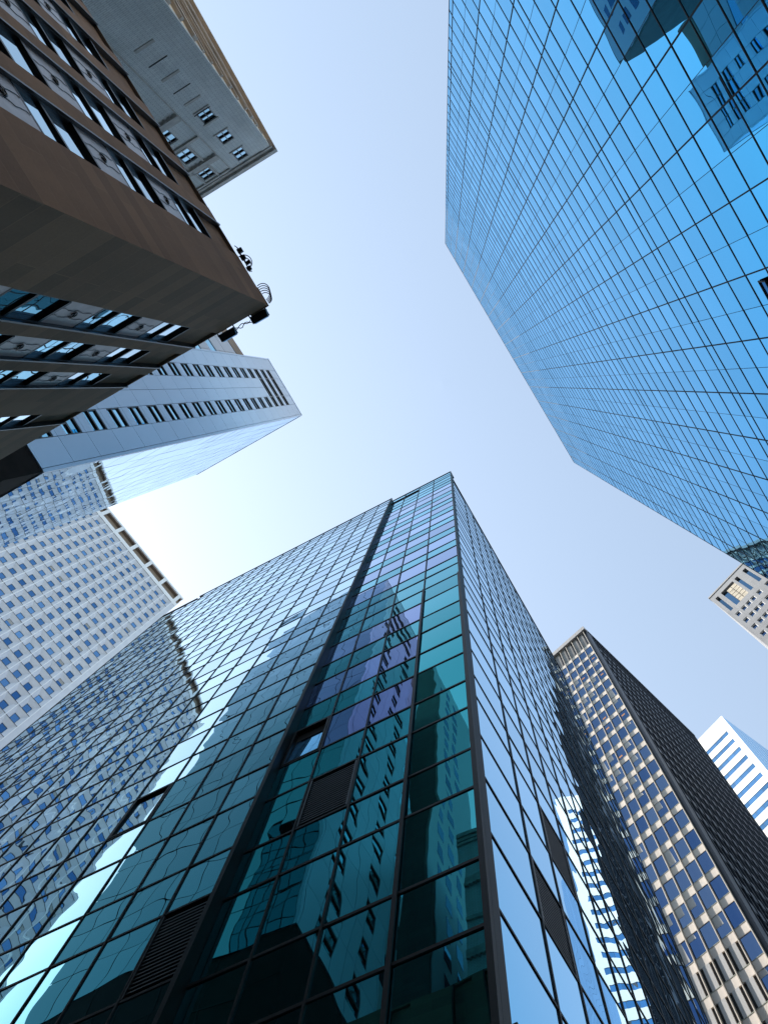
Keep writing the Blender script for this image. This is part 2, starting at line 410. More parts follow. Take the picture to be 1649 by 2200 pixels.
R_SKIP = [(2.49, 3.85, 14.1, 16.25), (3.85, 5.21, 18.35, 20.75)]
for j in range(len(hr)-1):
    for i in range(len(rv)-1):
        sc_, zc = (rv[i]+rv[i+1])/2, (hr[j]+hr[j+1])/2
        if skip(sc_, zc, R_SKIP): continue
        items_r.append(MB().pane(fr, rv[i], rv[i+1], RIN, hr[j], hr[j+1], 3, tilt=.003))
many(items_l+items_p+items_r, 'glass_pane', glossy, Tk)
# mullions and transoms
for x in lv[1:-1]: MB().box(fl, x-.022, x+.022, -.08, .03, 0, HK).build('mullion', 'black_metal', Tk)
for x in lv2[1:]: MB().box(fl, x-.021, x+.021, OFF-.08, OFF+.028, 0, HK if x < 23.6 else HK-.7).build('mullion', 'black_metal', Tk)
for x in rv[1:]: MB().box(fr, x-.026, x+.026, RIN-.05, RIN+.025, 0, HK).build('mullion', 'black_metal', Tk)
for z in hz[1:-1]:
    m = MB().box(fl, lv[0], FIN0, -.08, .02, z-.036, z+.036); m.box(fl, FIN1, LEN, OFF-.08, OFF+.018, z-.034, z+.034)
    m.build('transom', 'black_metal', Tk)
for z in hr[1:-1]:
    MB().box(fr, rv[0], RLEN, RIN-.05, RIN+.018, z-.036, z+.036).build('transom', 'black_metal', Tk)
MB().box(fl, FIN0+.01, FIN1, -.12, OFF-.03, 0, HK).build('fin_return', 'black_metal', Tk)
fin = MB(); fin.box(fl, FIN0, FIN1+.03, OFF-.029, OFF+.05, 0, HK+.12)
fin.build('fin', 'black_metal', Tk)
post = MB(); post.box(fl, -.0, .06, -.3, .035, 0, HK+.1); post.build('corner_post', 'black_metal', Tk)
post = MB(); post.box(fr, .04, .24, RIN-.2, .0, 0, HK+.05); post.build('corner_post', 'black_metal', Tk)
post = MB(); post.box(fr, .242, .31, RIN-.2, -.03, 0, HK+.05); post.build('corner_strip', 'post_metal', Tk)
low = MB(); low.box(fl, .0, .10, .035, .07, 0, Z(32.1)); low.box(fl, 1.49, 1.57, .03, .06, 0, Z(32.1)); low.build('corner_trim', 'black_metal', Tk)
cap = MB(); cap.box(fl, -.0, FIN0, -.6, .04, HK, HK+.14); cap.box(fl, FIN1, 23.6, -.5, OFF+.04, HK, HK+.12); cap.box(fl, 23.6, LEN, -.5, OFF+.04, HK-.7, HK-.58)
cap.box(fr, .14, RLEN, -.7, RIN+.04, HK, HK+.12)
cap.build('roof_edge', 'post_metal', Tk)
def grille(f_, s0, s1, o, z0, z1, n, parent):
    g = MB(); g.box(f_, s0+.04, s1-.04, o-.22, o-.20, z0+.05, z1-.05, 1)
    for k in range(n):
        z = z0+.08+(z1-z0-.16)*(k+.5)/n; d = (z1-z0)/n
        g.box(f_, s0+.04, s1-.04, o-.09, o+.0, z-d*.16, z+d*.16)
    g.box(f_, s0+.0, s0+.05, o-.1, o+.02, z0, z1); g.box(f_, s1-.05, s1, o-.1, o+.02, z0, z1)
    g.build('louvre_grille', ['louvre_metal', 'dark_gap'], parent)
grille(fl, 2.87, 4.06, .0, Z(16.28), Z(18.35), 18, Tk)
grille(fl, FIN1+.02, 6.42, OFF, Z(12.3), Z(14.5), 18, Tk)
grille(fr, 2.53, 3.81, RIN, Z(14.15), Z(16.2), 14, Tk)
grille(fr, 3.89, 5.17, RIN, Z(18.4), Z(20.7), 14, Tk)
vent = MB(); vent.box(fl, 2.9, FIN0-.02, -.3, -.2, Z(67.5), Z(68.7)); vent.build('roof_vent', 'dark_gap', Tk)
def hopper(f_, s0, s1, o, z0, z1, gm_, parent, lean=.11, gap=.30):
    fm = MB()
    for a, b, c, d in ((s0, s0+.07, z0, z1), (s1-.07, s1, z0, z1), (s0+.07, s1-.07, z0, z0+.07), (s0+.07, s1-.07, z1-.07, z1)):
        fm.box(f_, a, b, o-.1, o+.03, c, d)
    wn = fm.build('open_window', 'black_metal', parent)
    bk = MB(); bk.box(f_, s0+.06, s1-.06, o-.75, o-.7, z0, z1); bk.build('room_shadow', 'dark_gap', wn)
    p = MB(); zt = z1-gap
    pts = [f_.P(s0+.1, o-.02, z0+.1), f_.P(s1-.1, o-.02, z0+.1), f_.P(s1-.1, o-lean, zt), f_.P(s0+.1, o-lean, zt)]
    p.face(pts if f_.hand < 0 else pts[::-1]); p.build('tilted_pane', gm_, wn)
hopper(fl, 4.14, FIN0-.02, 0, Z(20.22), Z(22.35), 'side_glass', Tk)
hopper(fl, 9.03, 10.23, OFF, Z(20.22), Z(22.35), 'pale_glass', Tk, .04, .10)
# ledge low on the corner
lg = MB(); lg.box(fr, .05, .62, -.05, .16, Z(8.2), Z(8.75)); lg.box(fr, .10, .57, .16, .175, Z(8.26), Z(8.69)); lg.build('ledge_box', 'black_metal', Tk)

# ================================================================ brown granite building
CB = (-5.185, -2.314); HBn = Z(26.0)
br_, bl_ = Fr(CB, -121.3), Fr(CB, 151.3)
Tb = root('stone_building', (CB[0], CB[1], 0), 'dark brown granite building at the left edge with marble panels between its windows', 'building')
RL, LL = 15.6, 11.6
RS = [(1.68, 2.72), (3.27, 4.38), (4.89, 5.98), (6.6, 7.65), (8.2, 9.25), (9.8, 10.85), (11.4, 12.45), (13.0, 14.05)]
LS = [(1.73, 2.58), (2.99, 3.82), (4.25, 5.0), (6.53, 7.3)]
TOP = Z(23.45)
WZ = [(Z(21.1-3.76*k), Z(23.35-3.76*k)) for k in range(6)]
core = MB(); core.prism([br_.P(.5, -.62, 0)[:2], br_.P(RL, -.62, 0)[:2], br_.P(RL, -11, 0)[:2], bl_.P(LL, -11.5, 0)[:2], bl_.P(LL, -.62, 0)[:2], bl_.P(.5, -.62, 0)[:2]], 0, HBn-.25)
core.build('core_wall', 'dark_gap', Tb)
def granite(fr_, S, length, mat, corner):
    m = MB(); edges = []
    x = .6
    for a, b in S: edges.append((x, a)); x = b
    edges.append((x, length))
    for a, b in edges:
        m.box(fr_, a, b, -.6, 0, 0, HBn)
        if b-a < 1.0:
            pass
    for a, b in S:
        m.box(fr_, a, b, -.6, -.11, TOP, HBn-.04)
        m.box(fr_, a, b, -.6, -.15, 0, WZ[-1][0])
    m.build('granite_pier', mat, Tb)
    ln = MB()
    for a, b in S:                                           # thin dark strip standing in for the shaded side of every pier
        ln.box(fr_, b-.05, b, -.108, .035, WZ[-1][0], HBn+.02)
    ln.build('pier_side_shade', 'bronze', Tb)
granite(br_, RS, RL, 'granite_right_lit', True)
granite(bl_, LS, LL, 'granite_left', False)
# the corner block: one prism, left face in the plain stone, right face in the light-warmed colour
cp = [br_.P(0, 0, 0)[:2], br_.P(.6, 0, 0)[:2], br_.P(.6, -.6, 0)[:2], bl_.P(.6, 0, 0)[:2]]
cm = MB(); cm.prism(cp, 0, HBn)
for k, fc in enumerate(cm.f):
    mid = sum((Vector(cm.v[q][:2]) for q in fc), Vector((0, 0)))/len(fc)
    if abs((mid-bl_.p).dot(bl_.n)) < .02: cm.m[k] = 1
cm.build('granite_corner', ['granite_right_lit', 'granite_left'], Tb)
def marble_panel(fr_, a, b, z0, z1):
    m = MB(); m.box(fr_, a+.03, b-.05, -.5, -.045, z0, z1)
    p = m.build('spandrel_panel', 'marble', Tb)
    wv = MB(); wd = b-a; ph = random.uniform(0, 6)
    for q in (.36, .64):
        pts = []
        for i in range(15):
            z = z0+.06+(z1-z0-.12)*i/14
            s = a+wd*q+.022*math.sin(ph+i*1.05)+.010*math.sin(i*2.3+ph*2)
            pts.append(fr_.P(s, -.038, z))
        wv.tube(pts, .0055, 5)
    wv.build('wavy_inlay', 'bronze', p)
    em = MB(); s, z = a+wd*.5, (z0+z1)/2
    pts = [fr_.P(s+.085*math.cos(t), -.03, z+.11*math.sin(t)) for t in [i*math.pi*1.6/12-.5 for i in range(13)]]
    em.tube(pts, .014, 6)
    em.tube([fr_.P(s-.10, -.03, z-.05), fr_.P(s+.02, -.012, z), fr_.P(s+.12, -.03, z+.07)], .013, 6)
    em.build('emblem', 'bronze', p)
def stone_window(fr_, a, b, z0, z1, blind):
    m = MB()
    o = -.09
    m.box(fr_, a, a+.07, -.6, o+.05, z0, z1); m.box(fr_, b-.07, b, -.6, o+.05, z0, z1)
    m.box(fr_, a+.07, b-.07, -.6, o+.05, z0, z0+.07); m.box(fr_, a+.07, b-.07, -.6, o+.07, z1-.10, z1)
    zm = z0+(z1-z0)*.42
    m.box(fr_, a+.07, b-.07, -.58, o+.05, zm-.03, zm+.06)
    m.box(fr_, b-.075, b-.03, o+.05, o+.07, z0, z1)           # stepped jamb
    m.box(fr_, a+.0, a+.03, o+.05, o+.065, z0, z1)
    wnd = m.build('window', 'sash', Tb)
    lo = MB().pane(fr_, a+.07, b-.07, o, z0+.07, zm-.06, tilt=.006); lo.build('pane', 'window_glass', wnd)
    hi = MB().pane(fr_, a+.07, b-.07, o, zm+.06, z1-.1, tilt=.006); hi.build('pane', 'window_glass', wnd)
for fr_, S in ((br_, RS), (bl_, LS)):
    for a, b in S:
        for k, (z0, z1) in enumerate(WZ):
            stone_window(fr_, a, b, z0, z1, False)
            if k: marble_panel(fr_, a, b, z1, WZ[k-1][0])
rc = MB(); rc.box(br_, .6, RL, -.58, -.02, HBn, HBn+.09); rc.box(bl_, .6, LL, -.58, -.02, HBn, HBn+.09); rc.box(br_, -.02, .6, -.6, .01, HBn+.001, HBn+.1)
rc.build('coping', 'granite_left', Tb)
# floodlights, cables and a junction cluster on its roof edge
def floodlight(p, d, nrm, lab):
    t = root('floodlight', p, lab, 'floodlight', 'floodlights on the stone building roof edge')
    d = Vector(d).normalized(); nrm = Vector(nrm).normalized(); up = Vector((0, 0, 1))
    def bxm(l0, l1, h0, h1, d0, d1, taper=1.0):
        m = MB(); P0 = Vector(p); pts = []
        for l_, k in ((l0, 1), (l1, taper)):
            for h_, dd in ((h0, d0), (h1, d0), (h1, d1), (h0, d1)):
                hc, dc = (h0+h1)/2, (d0+d1)/2
                pts.append(P0+nrm*l_+up*(hc+(h_-hc)*k)+d*(dc+(dd-dc)*k))
        m.v = [tuple(q) for q in pts]; m.f = [(0, 1, 2, 3), (4, 7, 6, 5), (0, 4, 5, 1), (1, 5, 6, 2), (2, 6, 7, 3), (3, 7, 4, 0)]; m.m = [0]*6; m.r = [.5]*6
        return m
    bxm(.02, .24, -.08, .14, 0, .56, .85).build('housing', 'lamp_black', t)
    bxm(.243, .252, -.04, .10, .06, .50).build('lens', 'slot_glass', t)
    bm_ = MB(); P0 = Vector(p)
    for q in (.04, .58): bm_.tube([P0+d*q-nrm*.25+up*.10, P0+d*q+nrm*.05+up*.22, P0+d*q+nrm*.2+up*.24], .022, 6)
    bm_.build('bracket', 'lamp_black', t)
    return t
nl = Vector((bl_.n.x, bl_.n.y, 0)); tl = Vector((bl_.t.x, bl_.t.y, 0))
f1 = floodlight(bl_.P(.12, .02, HBn+.12), tl, nl, 'black floodlight at the corner tip of the granite roof, beside the looped cables')
def cable(name, loops, lab):
    t = bpy.data.objects
    m = MB()
    for pts in loops: m.tube(pts, .013, 6)
    o = m.build(name, 'cable'); o['label'] = lab; o['category'] = 'cable'; return o
floodlight(bl_.P(1.22, .02, HBn+.10), tl, nl, 'black floodlight further down the left roof edge, nearest the pale slab block')
def loop(c, r, ax, ay, n=18, a0=0, a1=2*math.pi):
    return [tuple(Vector(c)+Vector(ax)*r*math.cos(a0+(a1-a0)*i/n)+Vector(ay)*r*math.sin(a0+(a1-a0)*i/n)) for i in range(n+1)]
nr = Vector((br_.n.x, br_.n.y, 0)); tr = Vector((br_.t.x, br_.t.y, 0)); up = Vector((0, 0, 1))
lps = []
for k in range(5):
    lps.append(loop(br_.P(.22+.05*k, .04, HBn+.14), .17+.022*k, (nr*.9+up*.35+tr*.05*k).normalized(), (tr*.9+up*.1*(k-2)).normalized(), 18, -1.6, 1.7))
cable('cable_coil', lps, 'looped black cables sticking out at the corner tip of the granite roof')
lps = [loop(br_.P(1.45, .05, HBn+.2), .22, (nr*.9+up*.4).normalized(), tr, 18, -1.3, 1.9), loop(br_.P(1.4, .05, HBn+.2), .17, (nr*.9+up*.5).normalized(), tr, 18, -1.4, 1.5)]
lps.append([br_.P(1.1+.1*i, .08+.03*math.sin(i*1.9), HBn+.16+.04*math.cos(i*2.2)) for i in range(10)])
cable('cable_coil', lps, 'thin looped black cable above the small boxes partway along the right roof edge')
jb = root('junction_box', br_.P(1.35, 0, HBn+.1), 'small black junction boxes clustered partway along the right roof edge of the granite building', 'junction box')
for i, (s, o, z, a) in enumerate(((1.15, .05, .06, .12), (1.33, .12, .12, .10), (1.5, .06, .08, .13), (1.72, .08, .1, .14))):
    m = MB(); m.box(br_, s, s+a, o-.04, o+a*.8, HBn+z, HBn+z+a); m.build('box', 'lamp_black', jb)
m = MB(); m.tube([br_.P(1.1, .06, HBn+.1), br_.P(1.9, .09, HBn+.14)], .02, 6); m.build('rail', 'lamp_black', jb)
cable('cable', [[bl_.P(.72+.06*i, .10+.05*math.sin(i), HBn+.16+.07*math.cos(i*1.3)) for i in range(10)], [bl_.P(.7+.065*i, .12+.05*math.cos(i*1.2), HBn+.22+.05*math.sin(i*1.1)) for i in range(10)]], 'short black cable running between the two floodlights on the roof edge')

# ================================================================ silver-blue tower with two window columns
C5 = (-15.894, 3.503); a5, b5 = Fr(C5, 239.3), Fr(C5, 150.9)
H5, Z5 = Z(98.0), Z(33.66)
T5 = root('office_tower', (C5[0], C5[1], 0), 'silver blue panelled tower with two columns of paired windows, behind the granite building', 'tower')
AW, BW = 7.38, 14.1
body = MB(); body.prism([a5.P(.02, -.35, 0)[:2], a5.P(AW, -.35, 0)[:2], a5.P(AW, -13.6, 0)[:2], b5.P(BW, -7, 0)[:2], b5.P(BW, -.1, 0)[:2], b5.P(.4, -.1, 0)[:2]], Z5-.05, H5-.1)
body.build('wall', 'joint', T5)
pod = MB(); pod.prism([a5.P(0.06, -.05, 0)[:2], a5.P(AW, -.05, 0)[:2], a5.P(AW, -13.6, 0)[:2], b5.P(BW, -7.4, 0)[:2], b5.P(BW, -.05, 0)[:2], b5.P(.06, -.05, 0)[:2]], 0, Z5-.06)
for k in range(1, 9): pod.box(b5, .06, BW, -.05, -.03, 4*k-.02, 4*k+.02, 1)
for k in range(1, 8): pod.box(b5, 1.9*k, 1.9*k+.03, -.05, -.03, 0, Z5-.1, 1); 
pod.build('podium', ['podium', 'dark_gap'], T5)
FL = 3.06; NF = 21
g = .014
sj = [.0, .17, 1.47, 2.63, 3.69, 4.73, 5.82, 7.2, AW]
cl = MB(); wins = []
for k in range(NF+1):
    z0 = Z5+FL*k; z1 = min(Z5+FL*(k+1), H5)
    if z1-z0 < .1: continue
    wz0, wz1 = Z5+.91+FL*k, Z5+2.66+FL*k
    for i in range(len(sj)-1):
        a, b = sj[i]+g, sj[i+1]-g
        if i in (2, 5) and k < 20:
            cl.box(a5, a, b, -.3, 0, z0+g, wz0); cl.box(a5, a, b, -.3, 0, wz1, z1-g)
        elif i in (3, 4) and k in (17, 18, 19):
            cl.box(a5, a, b, -.3, 0, z0+g, wz0); cl.box(a5, a, b, -.3, 0, wz1, z1-g)
        else:
            cl.box(a5, a, b, -.3, 0, z0+g, z1-g)
    if k < 20:
        wide = k in (17, 18, 19)
        for (a, b) in ((1.47, 2.63), (4.73, 5.82))+(((2.63, 4.73),) if wide else ()):
            m = MB()
            for (p_, q_, c_, d_) in ((a+.0, a+.05, wz0, wz1), (b-.05, b, wz0, wz1), (a+.05, b-.05, wz0, wz0+.05), (a+.05, b-.05, wz1-.12, wz1)):
                m.box(a5, p_, q_, -.28, -.02, c_, d_)
            zm = wz0+.62
            m.box(a5, a+.05, b-.05, -.26, -.01, zm, zm+.16)
            wn = m.build('window', 'sash', T5)
            MB().pane(a5, a+.05, b-.05, -.09, wz0+.05, zm, tilt=.004).build('pane', 'tower_window', wn)
            MB().pane(a5, a+.05, b-.05, -.09, zm+.16, wz1-.12, tilt=.004).build('pane', 'tower_window', wn)
cl.build('cladding', 'silver_panel', T5)
items = []
nb = 10
for i in range(nb):
    for k in range(NF):
        z0 = Z5+FL*k; z1 = min(Z5+FL*(k+1), H5)
        a, b = .18+(BW-.18)*i/nb, .18+(BW-.18)*(i+1)/nb
        items.append(MB().pane(b5, a+.022, b-.022, 0, z0+.03, z1-.03, tilt=.004))
many(items, 'glass_panel', 'silver_glass', T5)
ed = MB(); ed.box(b5, .002, .175, -.1, .006, Z5, H5); ed.build('corner_trim', 'silver_panel', T5)
rf = MB(); rf.box(a5, 0, AW, -.6, .03, H5, H5+.18); rf.box(b5, .03, BW, -.6, .03, H5, H5+.18); rf.build('roof_edge', 'silver_panel', T5)

# ================================================================ pale slab block glimpsed behind it
fs = Fr((-20.6, -.2), 236.8)
Ts = root('slab_block', (-20.6, -.2, 0), 'pale panelled slab block with a tan roof band, glimpsed between granite roof and silver tower', 'building')
HS = Z(98)
sb = MB(); sb.prism([fs.P(0, 0, 0)[:2], fs.P(7.4, 0, 0)[:2], fs.P(7.4, -7, 0)[:2], fs.P(0, -7, 0)[:2]], 0, HS-.2); sb.build('wall', 'joint', Ts)
cl = MB(); wl = []
for k in range(14):
    z1 = HS-8-5.6*k
    for i in range(4):
        a, b = 1.85*i+.015, 1.85*(i+1)-.015
        MB().box(fs, a, b, -.05, .10, z1-3.4, z1-.02).build('wall_panel', 'pale_block', Ts)
    m = MB(); m.box(fs, 0, 7.4, -.02, .05, z1-5.6, z1-3.42); m.build('window_band', 'tower_window', Ts)
for i in range(4): MB().box(fs, 1.85*i+.015, 1.85*(i+1)-.015, -.05, .1, HS-7.9, HS-3.2).build('wall_panel', 'pale_block', Ts)
tb = MB(); tb.box(fs, 0, 7.4, -.1, .14, HS-3.1, HS+.2); tb.build('roof_band', 'parapet_tan', Ts)
# dark green brick tower, hidden by the granite building but mirrored in the glass block
fa, fb = Fr((-25.5, -9.8), 239.3), Fr((-25.5, -9.8), 150.9)
Tg = root('brick_tower', (-25.5, -9.8, 0), 'dark green brick tower with a pale window side, seen mirrored in the glass block', 'tower')
HG = Z(115)
gb = MB(); gb.prism([fa.P(0, 0, 0)[:2], fa.P(11, 0, 0)[:2], fa.P(11, -11, 0)[:2], fb.P(11, 0, 0)[:2]], 0, HG); gb.build('wall', 'green_brick', Tg)
pb = MB(); pb.box(fa, .3, 11, .01, .08, 4, HG-.5); pb.build('pale_facing', 'pale_block', Tg)
for k in range(28):
    for s in (2.2, 4.6):
        m = MB(); m.box(fa, s, s+1.2, .08, .10, HG-4-3.3*k-1.9, HG-4-3.3*k); m.build('window', 'slot_glass', Tg)

# ================================================================ white concrete grid tower
pg = (-60.5+.624*1.5, 48.3+.7814*1.5)
fg = Fr(pg, 231.4)
Tg2 = root('grid_tower', (pg[0], pg[1], 0), 'white concrete tower with a honeycomb of recessed square windows at the left', 'tower')
HGr = Z(193); W = 2.53; NC = 18; S0 = 1.1; PIT = 3.764
rowz = [Z(114.6+PIT*k) for k in range(-29, 20)]
TOPR = rowz[-1]
body = MB(); body.prism([fg.P(0.02, -.95, 0)[:2], fg.P(S0+W*NC+1, -.95, 0)[:2], fg.P(S0+W*NC+1, -24, 0)[:2], fg.P(0.02, -24, 0)[:2]], 0, HGr-1)
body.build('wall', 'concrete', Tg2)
cf = MB(); wn = []; jt = MB()
lits = []
for i in range(NC):
    a, b = S0+W*i, S0+W*(i+1)
    for k in range(len(rowz)-1):
        z0, z1 = rowz[k], rowz[k+1]
        A = [(a+.06, z0+.05), (b-.03, z0+.05), (b-.03, z1-.05), (a+.06, z1-.05)]
        ws, we = a+.70, b-.70; w0, w1 = z0+.72, z1-1.15
        B = [(ws, w0), (we, w0), (we, w1), (ws, w1)]
        for q in range(4):
            q2 = (q+1) % 4
            pts = [fg.P(A[q][0], 0, A[q][1]), fg.P(A[q2][0], 0, A[q2][1]), fg.P(B[q2][0], -.54, B[q2][1]), fg.P(B[q][0], -.54, B[q][1])]
            cf.face(pts if fg.hand < 0 else pts[::-1], 0, .5)
        m = MB().pane(fg, ws, we, -.55, w0, w1, 0, tilt=.006)
        t = .05
        m.box(fg, ws, we, -.57, -.51, w1-t, w1, 1); m.box(fg, ws, ws+t, -.57, -.51, w0, w1-t, 1); m.box(fg, we-t, we, -.57, -.51, w0, w1-t, 1)
        if random.random() < .1: m.face([fg.P(ws+t, -.542, w1-(w1-w0)*.45), fg.P(we-t, -.542, w1-(w1-w0)*.45), fg.P(we-t, -.542, w1-t), fg.P(ws+t, -.542, w1-t)], 2)
        wn.append(m)
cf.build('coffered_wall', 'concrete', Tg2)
many(wn, 'window', ['grid_window', 'joint', 'blind'], Tg2)
for i in range(NC+1):
    x = S0+W*i; MB().box(fg, x-.07, x+.07, -.1, .12, 0, TOPR).build('fin', 'white_fin', Tg2)
for z in rowz:
    MB().box(fg, S0, S0+W*NC, -.05, .012, z-.065, z+.065).build('floor_joint', 'joint', Tg2)
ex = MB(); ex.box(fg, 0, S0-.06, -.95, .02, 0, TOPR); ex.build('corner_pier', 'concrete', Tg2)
pp = MB(); EW = S0+W*NC
pp.box(fg, 0, EW, -.25, .06, TOPR+.06, Z(188.0)); pp.box(fg, 0, EW, -.25, .06, Z(192.2), HGr)
for i in range(10):
    x = min(S0+2*W*i-.4, EW-.8); pp.box(fg, x, x+.8, -.25, .055, Z(188.0), Z(192.2))
pp.build('parapet', 'white_fin', Tg2)
pt = MB(); pt.box(fg, .1, EW, -1.7, -.9, Z(186.3), Z(192.8)); pt.box(fg, .1, EW, -.9, -.26, Z(192.25), Z(192.8)); pt.build('parapet_recess', 'parapet_tan', Tg2)

# ================================================================ dark ribbed tower with a sunlit spandrel face
CD = (23.35, 39.41); dl, dr = Fr(CD, 135.7), Fr(CD, 44.0); HD = Z(139)
Td = root('ribbed_tower', (CD[0], CD[1], 0), 'dark ribbed tower at the lower right with pale spandrels on its sunlit side', 'tower')
DL, DR = 16.9, 25.5
body = MB(); body.prism([dl.P(.0, -.16, 0)[:2], dl.P(DL, -.16, 0)[:2], dl.P(DL, -25, 0)[:2], dr.P(DR, -16, 0)[:2], dr.P(DR, -.12, 0)[:2], dr.P(.16, -.12, 0)[:2]], 0, HD-.3)
body.build('wall', 'dark_band', Td)
fp = [.41+1.253*k for k in range(14)]
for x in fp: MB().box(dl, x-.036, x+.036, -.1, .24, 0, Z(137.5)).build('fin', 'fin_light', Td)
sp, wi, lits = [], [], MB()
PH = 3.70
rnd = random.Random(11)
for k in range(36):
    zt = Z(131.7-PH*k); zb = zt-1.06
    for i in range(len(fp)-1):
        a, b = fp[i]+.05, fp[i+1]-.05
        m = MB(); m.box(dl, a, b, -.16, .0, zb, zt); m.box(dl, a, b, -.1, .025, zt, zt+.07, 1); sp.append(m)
        w0, w1 = zt-PH+.07, zb
        m = MB()
        low_ = 131.7-PH*(k+1) < 60.5 and (k not in (22, 23) or i > 0)
        if low_ and i > 0:
            m.box(dl, a+.30, b-.22, -.14, .02, w0, w1, 1); m.box(dl, b-.22, b, -.15, -.12, w0, w1, 2); m.box(dl, a, a+.30, -.15, -.12, w0, w1, 2)
        else:
            m.pane(dl, a, b, -.05, w0, w1, 0, tilt=.006)
            x = rnd.random()
            if x < .35:
                hh = rnd.choice((.25, .5, .5, .9))*(w1-w0)
                q = [dl.P(a+.30+.2*rnd.random(), -.04, w1-hh), dl.P(b-.02, -.04, w1-hh), dl.P(b-.02, -.04, w1-.02), dl.P(a+.5, -.04, w1-.02)]
                m.face(q if dl.hand < 0 else q[::-1], 1)
            elif x < .42:
                sx = a+.25+.4*rnd.random(); zz = w0+.5+.9*rnd.random()
                for r_ in range(4):
                    q = [dl.P(sx+.12*r_, -.04, zz), dl.P(sx+.08+.12*r_, -.04, zz), dl.P(sx+.08+.12*r_, -.04, zz+.36), dl.P(sx+.12*r_, -.04, zz+.36)]
                    m.face(q if dl.hand < 0 else q[::-1], 3)
        wi.append(m)
many(sp, 'spandrel_panel', ['spandrel_stone', 'sill_green'], Td)
many(wi, 'window', ['dark_window', 'blind', 'dark_gap', 'lit'], Td)
mp = MB()
for i in range(len(fp)-1):
    a, b = fp[i]+.05, fp[i+1]-.05
    mp.box(dl, a+.36, b, -.16, .02, Z(131.78), Z(137.4)); 
mp.build('louvre_panel', 'mech_panel', Td)
fa_ = MB()
xs = [-.12]+fp+[DL]
for i in range(len(xs)-1): fa_.box(dl, xs[i]+.012, xs[i+1]-.012, -.5, .42, Z(137.55), HD)
fa_.build('roof_fascia', 'fascia', Td)
MB().box(dr, .0, 1.0, -.12, .06, 0, Z(137.6)).build('corner_pier', 'dark_band', Td)
for k in range(26):
    x = 1.25+.96*k
    if x < DR: MB().box(dr, x-.05, x+.05, -.1, .11, 0, Z(138.2)).build('rib', 'dark_rib', Td)
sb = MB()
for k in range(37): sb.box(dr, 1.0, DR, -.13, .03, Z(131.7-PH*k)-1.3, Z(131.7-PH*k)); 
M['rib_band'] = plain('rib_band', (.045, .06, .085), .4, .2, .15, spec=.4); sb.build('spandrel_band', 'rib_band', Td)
MB().box(dr, .44, DR, -.5, .12, Z(138.2), HD-.02).build('roof_edge', 'dark_rib', Td)

# ================================================================ white striped tower far right
CW = (59.58, 69.6); wl_, wr_ = Fr(CW, 130.0), Fr(CW, 36.4); HW = Z(180)
Tw = root('striped_tower', (CW[0], CW[1], 0), 'bright white tower with blue ribbon windows at the right edge, beyond the ribbed tower', 'tower')
WL, WR = 32, 24
body = MB(); body.prism([wl_.P(0, -.1, 0)[:2], wl_.P(WL, -.1, 0)[:2], wl_.P(WL, -24, 0)[:2], wr_.P(WR, -20, 0)[:2], wr_.P(WR, -.1, 0)[:2]], 0, HW-.1); body.build('wall', 'white_wall', Tw)
zz = HW; wm = MB()
for k in range(46):
    zt = Z(174-3.816*k); zb = zt-1.53
    if zb < 2: break
    wm.box(wl_, 1.2, WL-1, -.1, 0, zt, zz); zz = zb
    m = MB(); x = 1.2; i = 0
    while x < WL-1.1:
        m.pane(wl_, x, min(x+1.72, WL-1), -.07, zb, zt, 0, tilt=.004)
        m.box(wl_, x-.025, x+.025, -.09, -.03, zb, zt, 1); x += 1.72
    m.build('ribbon_window', ['band_glass', 'joint'], Tw)
wm.box(wl_, 1.2, WL-1, -.1, 0, 0, zz); wm.box(wl_, .0, 1.2, -.1, 0, 0, HW); wm.box(wl_, WL-1, WL, -.1, 0, 0, HW)
wm.build('white_facing', 'white_wall', Tw)
for k in range(15):
    MB().pane(wr_, .1+1.6*k, .1+1.6*(k+1)-.05, 0, 0, HW, tilt=.002).build('side_glazing', 'side_glass', Tw)

# ================================================================ grey stone tower at the right edge
CG = (46.43, 36.88); fgx = Fr(CG, -49.7); fgy = Fr(CG, 40.3); HGy = Z(150)
Ty = root('stone_tower', (CG[0], CG[1], 0), 'grey stone tower at the right edge with four tall dark slots under its roof', 'tower')
GW = 8.3
slots = [(.67, 1.27, 140.05, 148.1), (1.97, 4.75, 139.9, 148.15), (5.23, 5.9, 140.1, 148.2), (7.12, 7.82, 140.2, 148.3)]
cols = [(.68, 1.48), (1.95, 2.74), (3.0, 3.78), (4.05, 4.78), (5.35, 6.12), (7.2, 7.98)]
body = MB(); body.prism([fgx.P(0, -.5, 0)[:2], fgx.P(GW, -.5, 0)[:2], fgx.P(GW, -22, 0)[:2], fgx.P(0, -22, 0)[:2]], 0, HGy-.2); body.build('core_wall', 'grey_stone', Ty)
holes = list(slots)
rows_y = [138.1-3.63*k for k in range(36)]
wall = MB()
